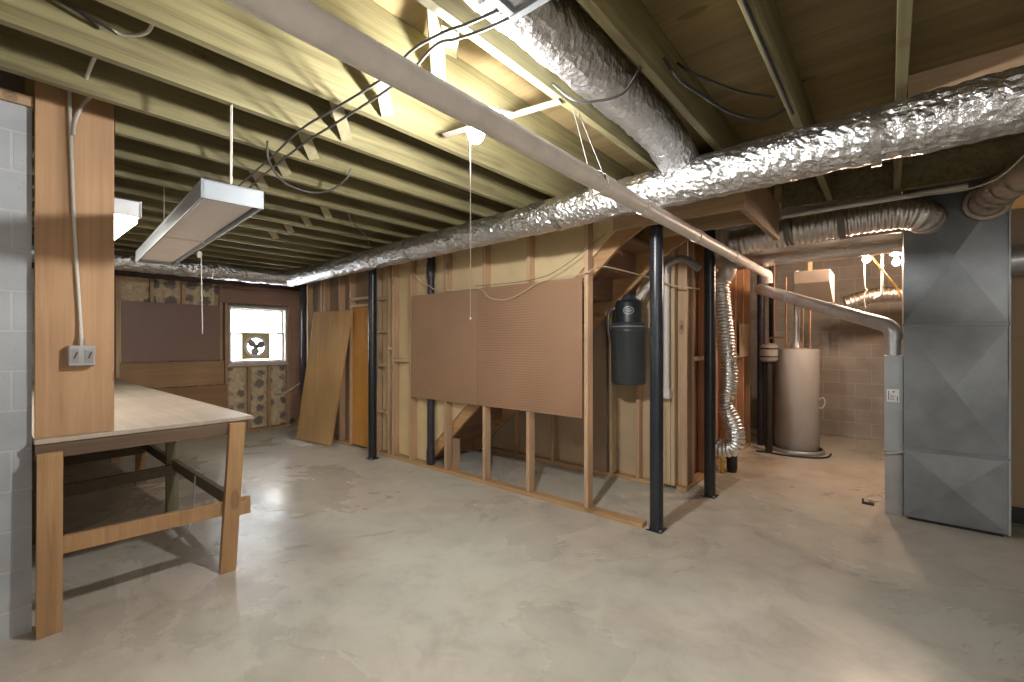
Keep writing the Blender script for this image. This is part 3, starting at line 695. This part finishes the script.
def ring(y0, y1, z0, z1, w, x0, x1):
    return MB().box(x0, x1, y0, y1, z0, z0 + w).box(x0, x1, y0, y1, z1 - w, z1).box(x0, x1, y0, y0 + w, z0 + w, z1 - w).box(x0, x1, y1 - w, y1, z0 + w, z1 - w)
ring(wy0 + .002, wy1 - .002, wz0, wz1, .035, -8.40, WX + .02).build('frame', 'winframe', t, .003)
ring(wy0 + .037, wy1 - .037, 1.63, 2.055, .022, -8.33, -8.29).build('upper_sash', 'winframe', t, .002)
ring(wy0 + .037, wy1 - .037, 1.165, 1.66, .026, -8.28, -8.25).build('lower_sash', 'winframe', t, .002)
MB().box(WX - .02, WX + .045, wy0 - .02, wy1 + .02, wz0 - .025, wz0).build('sill', 'winframe', t, .003)
MB().box(-8.312, -8.308, wy0 + .055, wy1 - .055, 1.65, 2.035).build('pane', 'glass', t)
MB().box(-8.267, -8.263, wy0 + .055, 2.835, 1.19, 1.635).build('pane', 'glass', t)
MB().box(-8.267, -8.263, 3.285, wy1 - .055, 1.19, 1.635).build('pane', 'glass', t)
MB().box(-8.272, -8.258, wy0 + .06, 2.835, 1.42, 1.428).build('bar', 'fandark', t)
t = thing('window_fan', (-8.26, 3.06, 1.19), 'round white exhaust fan set in a square board in the lower window', 'fan')
b = MB(); seg = 32; cy, cz, R = 3.06, 1.425, .172
sq = [(2.84, 1.20), (3.28, 1.20), (3.28, 1.63), (2.84, 1.63)]
vs = []; fs = []
for x in (-8.262, -8.250):
    for k in range(seg):
        a = 2 * PI * k / seg; u, w = math.cos(a), math.sin(a); s = 1 / max(abs(u), abs(w))
        vs.append((x, cy + u * R, cz + w * R)); vs.append((x, cy + u * s * .22, cz + w * s * .215))
for k in range(seg):
    q = (k + 1) % seg
    fs += [(2 * k, 2 * k + 1, 2 * q + 1, 2 * q), (2 * seg + 2 * q, 2 * seg + 2 * q + 1, 2 * seg + 2 * k + 1, 2 * seg + 2 * k), (2 * k + 1, 2 * seg + 2 * k + 1, 2 * seg + 2 * q + 1, 2 * q + 1), (2 * q, 2 * seg + 2 * q, 2 * seg + 2 * k, 2 * k)]
b.add(vs, fs); b.build('mounting_board', 'fanboard', t)
MB().lathe([(R - .004, -.03), (R + .012, 0), (R + .012, .014), (R - .03, .014), (R - .034, -.03)], (-8.25, cy, cz), 40, 'X').build('ring', 'fanwhite', t)
MB().lathe([(.0005, -.012), (.045, -.012), (.045, .012), (.0005, .014)], (-8.262, cy, cz), 20, 'X').build('hub', 'fandark', t)
for k in range(3):
    a = .35 + k * 2 * PI / 3; b = MB(); pr = []
    for i in range(16):
        q = 2 * PI * i / 16
        pr.append((.085 + .062 * math.cos(q), .062 * math.sin(q)))
    vs = []
    for dx in (0, .004):
        for u, w in pr: vs.append((-8.262 + dx + w * .25, cy + u * math.cos(a) - w * math.sin(a), cz + u * math.sin(a) + w * math.cos(a)))
    b.add(vs, [tuple(range(16)), tuple(range(31, 15, -1))] + [(i + 16, (i + 1) % 16 + 16, (i + 1) % 16, i) for i in range(16)])
    b.build('blade', 'fandark', t)
one('corner_pipe', MB().tube([(-7.95, 3.74, .0), (-7.95, 3.74, JT - .01)], .055, 18), 'iron', 'dark vertical pipe in the far corner right of the window', 'pipe')
wire('window_cable', [(-8.17, 3.30, .98), (-8.15, 3.5, .84), (-8.05, 3.3, .62), (-7.6, 3.24, .66), (-7.0, 3.22, .86)], .009, 'cable', 'pale cable drooping from below the window to the leaning door slab')

# ------------------------------------------------------------------ workbench and board
t = thing('workbench', (-5.5, .7, 0), 'long wooden workbench along the left wall', 'workbench')
MB().box(-8.15, -3.325, .19, 1.215, .975, 1.0).build('bench_top', 'benchtop', t, .003)
MB().box(-3.372, -3.334, .192, 1.18, .895, .974).build('apron', 'bench_dark', t, .003)
MB().box(-8.1, -3.375, 1.14, 1.178, .895, .974).build('apron', 'bench_rail', t, .003)
MB().box(-8.1, -3.375, .20, .238, .895, .974).build('apron', 'bench_rail', t, .003)
MB().bar((-3.305, .240, 0), (-3.312, .244, .93), .095, .04, (1, 0, 0)).build('leg', 'bench_leg', t, .003)
MB().bar((-3.315, 1.055, 0), (-3.315, 1.112, .965), .092, .04, (1, 0, 0)).build('leg', 'bench_leg', t, .003)
for x, m in ((-4.87, 'bench_olive'), (-6.05, 'bench_rail'), (-7.4, 'bench_rail')):
    MB().box(x - .04, x, 1.075, 1.165, 0, .972).build('leg', m, t, .003)
    MB().box(x - .04, x, .245, .335, 0, .972).build('leg', m, t, .003)
    MB().bar((x + .02, .20, .355), (x + .02, 1.16, .375), .038, .09, (0, 0, 1)).build('cross_rail', 'bench_olive_x', t, .003)
MB().bar((-3.355, .20, .43), (-3.355, 1.20, .405), .038, .09, (0, 0, 1)).build('cross_rail', 'bench_leg', t, .003)
MB().bar((-3.36, 1.128, .41), (-4.85, 1.128, .42), .036, .085, (0, 0, 1)).build('side_rail', 'bench_olive_x', t, .003)
MB().bar((-4.90, 1.128, .42), (-6.02, 1.128, .43), .036, .085, (0, 0, 1)).build('side_rail', 'bench_olive_x', t, .003)
MB().box(-3.34, -3.30, 1.10, 1.19, .35, .44).build('rail_end', 'bench_leg', t, .003)
wire('wire_hook', [(-4.10, 1.085, .47), (-4.10, 1.08, .38), (-4.09, 1.07, .24), (-4.02, 1.02, .10), (-4.1, .95, .02)], .007, 'steel', 'bent wire hook hanging from the side rail of the workbench', 'hook')
one('wall_board', MB().box(-3.402, -3.365, .194, .503, 1.001, JT - .003), 'board', 'wide knotty pine board standing upright on the workbench beside the block wall', 'board', bevel=.002)
t = thing('outlet_box', (-3.345, .365, 1.37), 'grey metal double outlet box on the knotty board', 'outlet')
MB().box(-3.364, -3.312, .312, .418, 1.372, 1.482).build('box', 'outlet', t, .006)
for y in (.337, .393):
    MB().box(-3.3125, -3.308, y - .019, y + .019, 1.39, 1.462).build('receptacle', 'steel', t, .003)
    MB().bar((-3.3065, y - .004, 1.412), (-3.3065, y + .008, 1.446), .004, .012, (1, 0, 0)).build('slot', 'dark', t)
MB().tube([(-3.338, .365, 1.482), (-3.338, .365, 1.52)], .012, 12).build('connector', 'steel', t)
wire('supply_cable', [(-3.338, .365, 1.50), (-3.35, .361, 1.64), (-3.352, .346, 1.95), (-3.352, .334, 2.27), (-3.352, .327, 2.53), (-3.352, .322, 2.72), (-3.352, .319, 2.90)], .0085, 'cable', 'white cable running up the knotty board from the outlet box')
wire('branch_cable', [(-3.335, .333, 2.60), (-3.335, .345, 2.70), (-3.33, .375, 2.79), (-3.30, .42, 2.86), (-3.25, .45, 2.91)], .008, 'cable', 'short white cable curving off the top of the board to the joists')

# ------------------------------------------------------------------ shop lights
def fixture(name, loc, L, W, H, ang, label, lit):
    t = thing(name, loc, label, 'light fixture', 'hanging shop lights')
    X = Matrix.Translation(Vector(loc)) @ Matrix.Rotation(ang, 4, 'Z')
    def pb(nm, m, boxes, bev=.003):
        b = MB()
        for q in boxes: b.box(*q)
        b.v = [X @ p for p in b.v]; return b.build(nm, m, t, bev)
    # local: x from -L..0 (0 = near end), y from 0..W, z 0..H
    pb('housing', 'whitepaint', [(-L, 0, 0, W, H - .012, H), (-L, 0, 0, .012, 0, H - .012), (-L, 0, W - .012, W, 0, H - .012)])
    for x in (-.014, -L):
        pb('end_cap', 'outlet' if lit else 'whitepaint', [(x, x + .014, -.004, W + .004, .0, H)])
    if lit:
        pb('lens', 'tube', [(-L + .016, -.016, .016, W - .016, -.035, .03)], 0)
    else:
        pb('reflector', 'pan', [(-L / 2 + .002, -.05, .02, W - .02, .022, .03), (-L + .05, -L / 2 - .002, .02, W - .02, .022, .03)])
        for x in (-.05, -L + .014):
            pb('socket_strip', 'outlet', [(x, x + .036, .03, W - .03, .012, .03)])
        pb('center_joint', 'pan', [(-L / 2 - .008, -L / 2 + .008, .014, W - .014, .01, .028)])
    return t, X
t, X = fixture('shop_light', (-2.50, .688, 2.185), 2.44, .265, .095, math.radians(175.5 - 180 + 0), 'unlit white shop light hanging nearest, in front of the lit one', False)
for dx in (.0, .016):
    MB().tube([(-2.565 + dx, .83, 2.28), (-2.558 + dx, .83, JB - .002)], .0035, 6).build('chain', 'cable', t)
MB().tube([(-4.6, 1.0, 2.28), (-4.6, 1.0, JT - .01)], .0035, 6).build('chain', 'cable', t)
p = X @ Vector((-1.45, .25, 0))
MB().tube([(-4.05, 1.10, 2.20), (-4.05, 1.112, 2.16), (-4.02, 1.112, 1.56)], .003, 6).build('pull_cord', 'cord', t)
MB().lathe([(.012, 0), (.02, .03), (.012, .05)], (-4.05, 1.10, 2.145), 10).build('cord_bell', 'cord', t)
t, X = fixture('shop_light', (-3.46, .36, 2.25), 2.44, .28, .10, 0, 'lit shop light glowing behind the knotty board', True)
for x in (-3.6, -5.4):
    MB().tube([(x, .47, 2.34), (x, .47, JT - .01)], .0035, 6).build('chain', 'cable', t)

# ------------------------------------------------------------------ loose wiring
wire('light_cable', [(-1.0, 1.12, 2.606), (-1.15, 1.11, 2.62), (-1.26, 1.112, 2.645), (-1.45, 1.11, 2.655), (-1.70, 1.15, 2.66), (-2.14, 1.14, 2.655), (-2.47, 1.14, 2.66), (-3.0, 1.19, 2.655), (-3.45, 1.2, 2.62), (-3.72, 1.18, 2.55)], .006, 'cable_dark', 'grey cable stretched under the joists to the shop light, left of a pair')
wire('light_cable', [(-1.0, 1.17, 2.606), (-1.12, 1.17, 2.62), (-1.26, 1.165, 2.645), (-1.36, 1.15, 2.655), (-1.66, 1.21, 2.66), (-2.20, 1.22, 2.655), (-2.6, 1.23, 2.66), (-3.1, 1.26, 2.655), (-3.5, 1.27, 2.62), (-3.80, 1.25, 2.55)], .006, 'cable_dark', 'grey cable stretched under the joists to the shop light, right of a pair')
wire('droop_cable', [(-2.80, 1.10, 2.68), (-2.9, 1.15, 2.60), (-3.2, 1.37, 2.60), (-3.26, 1.58, 2.60), (-3.10, 1.65, 2.60), (-2.9, 1.66, 2.64), (-2.86, 1.67, 2.70)], .007, 'cable_dark', 'dark cable drooping in a loop right of the shop light')
wire('hanging_wire', [(-3.9, 2.25, 2.72), (-4.0, 2.35, 2.66), (-4.45, 2.75, 2.70), (-4.62, 2.93, 2.635)], .006, 'cable_dark', 'thin dark wire dropping from the joists to the foil duct')
wire('joist_cable', [(-.78, 1.99, 2.78), (-.73, 2.05, 2.69), (-.69, 2.22, 2.68), (-.63, 2.49, 2.68), (-.53, 2.70, 2.69), (-.435, 2.80, 2.75)], .008, 'cable_black', 'black cable looping between joists above the foil duct at right')
wire('joist_cable', [(-.76, 2.10, 2.80), (-.70, 2.12, 2.74), (-.64, 2.24, 2.73), (-.56, 2.42, 2.73), (-.45, 2.60, 2.74)], .006, 'cable_black', 'second thinner black cable beside the looping one at right')
wire('duct_cable', [(-1.22, 1.75, 2.72), (-1.12, 1.78, 2.62), (-1.03, 1.83, 2.605), (-.92, 1.87, 2.62), (-.83, 1.86, 2.70)], .006, 'cable_black', 'black cable crossing under the duct between two joists')
wire('staple_cable', [(JX[1] + .021, -1.5, JB - .008), (JX[1] + .021, 1.0, JB - .008), (JX[1] + .021, 2.75, JB - .006)], .007, 'cable_black', 'black cable stapled along the underside of a joist at upper right')
wire('tan_cable', [(-4.82, 3.42, 2.55), (-4.50, 3.42, 2.36), (-4.31, 3.42, 2.265), (-4.04, 3.425, 2.105), (-3.72, 3.425, 2.075), (-3.34, 3.425, 2.065), (-3.17, 3.425, 1.955), (-2.965, 3.425, 1.925), (-2.77, 3.425, 1.97), (-2.53, 3.425, 2.065), (-2.25, 3.425, 2.085), (-2.04, 3.432, 2.105),
                   (-1.99, 3.46, 2.135), (-1.93, 3.56, 2.165), (-1.83, 3.9, 2.14), (-1.75, 4.3, 2.11), (-1.65, 4.44, 2.06), (-1.40, 4.47, 2.01)], .007, 'cable_tan', 'tan cable draped along the top of the brown boards')
wire('thin_wire', [(-3.40, 3.43, 2.10), (-3.1, 3.42, 2.09), (-2.6, 3.43, 2.10), (-2.3, 3.44, 2.18), (-1.85, 3.44, 2.42)], .003, 'cable_dark', 'thin dark wire rising over the pegboard toward the post')
wire('sagging_cable', [(.10, 4.562, 2.61), (.2, 4.50, 2.585), (.40, 4.36, 2.545), (.54, 4.22, 2.56), (.64, 3.95, 2.64)], .006, 'cable', 'thin pale cable sagging in front of the furnace elbow')
wire('joist_cable', [(-2.478, .33, 2.80), (-2.52 + .06, .40, 2.79), (-2.35, .46, 2.79), (-2.20, .45, 2.83), (-2.155, .44, 2.87)], .007, 'cable', 'short white cable crossing between joists above the leaning board')
wire('joist_rod', [(-2.47, .20, 2.83), (-2.475, .38, 2.79)], .007, 'cable_black', 'short black cable ending on a joist at the upper left')
wire('joist_cable', [(-2.54, .36, 2.72), (-2.70, .345, 2.78), (-2.97, .34, 2.77)], .008, 'cable', 'short white cable passing between two joists at the far upper left')
t = thing('pipe_hanger', (-1.12, 1.98, 2.35), 'grey wire hanger tying the pale pipe to the joist past the bulb', 'hanger')
MB().tube([(-1.116 + .050 * math.cos(PI * k / 10), 1.98, 2.30 + .050 * math.sin(PI * k / 10)) for k in range(11)], .003, 6).build('loop', 'cable_dark', t)
MB().tube([(-1.15, 1.98, 2.34), (-1.245, 1.97, 2.695)], .0028, 6).build('wire', 'cable_dark', t)
MB().tube([(-1.085, 1.98, 2.345), (-1.235, 2.0, 2.695)], .0028, 6).build('wire', 'cable_dark', t)

# ------------------------------------------------------------------ daylight, camera, view
w = bpy.data.worlds.new('sky'); bpy.context.scene.world = w; w.use_nodes = True
bg = w.node_tree.nodes['Background']; bg.inputs['Color'].default_value = (.93, .97, 1.0, 1); bg.inputs['Strength'].default_value = 10.0
def pt(name, loc, e, c, r):
    l = bpy.data.lights.new(name, 'POINT'); l.energy = e; l.color = c; l.shadow_soft_size = r
    o = bpy.data.objects.new(name, l); o.location = loc; COL.objects.link(o); return o
pt('fill_light_behind', (2.6, -1.6, 2.2), 28, (1.0, .90, .80), .3)  # unseen warm fill added behind the camera to lift the near end
pt('fill_light_behind', (2.7, -2.8, 1.9), 40, (.98, .98, 1.0), .3)  # second added fill, neutral white, with no lamp modelled for it
cam = bpy.data.cameras.new('camera'); co = bpy.data.objects.new('camera', cam); COL.objects.link(co)
co.location = (0, 0, 1.5); co.rotation_euler = (PI / 2, 0, math.atan(378 / 450))
cam.sensor_width = 36; cam.lens = 36 * 450 / 1024; cam.shift_y = 1 / 1024; cam.clip_start = .05
s = bpy.context.scene; s.camera = co
s.view_settings.view_transform = 'Standard'; s.view_settings.look = 'None'; s.view_settings.gamma = 1
s.view_settings.exposure = 0.92; s.view_settings.use_curve_mapping = False
s.cycles.use_denoising = True
s.cycles.max_bounces = 8; s.cycles.diffuse_bounces = 5; s.cycles.sample_clamp_indirect = 8
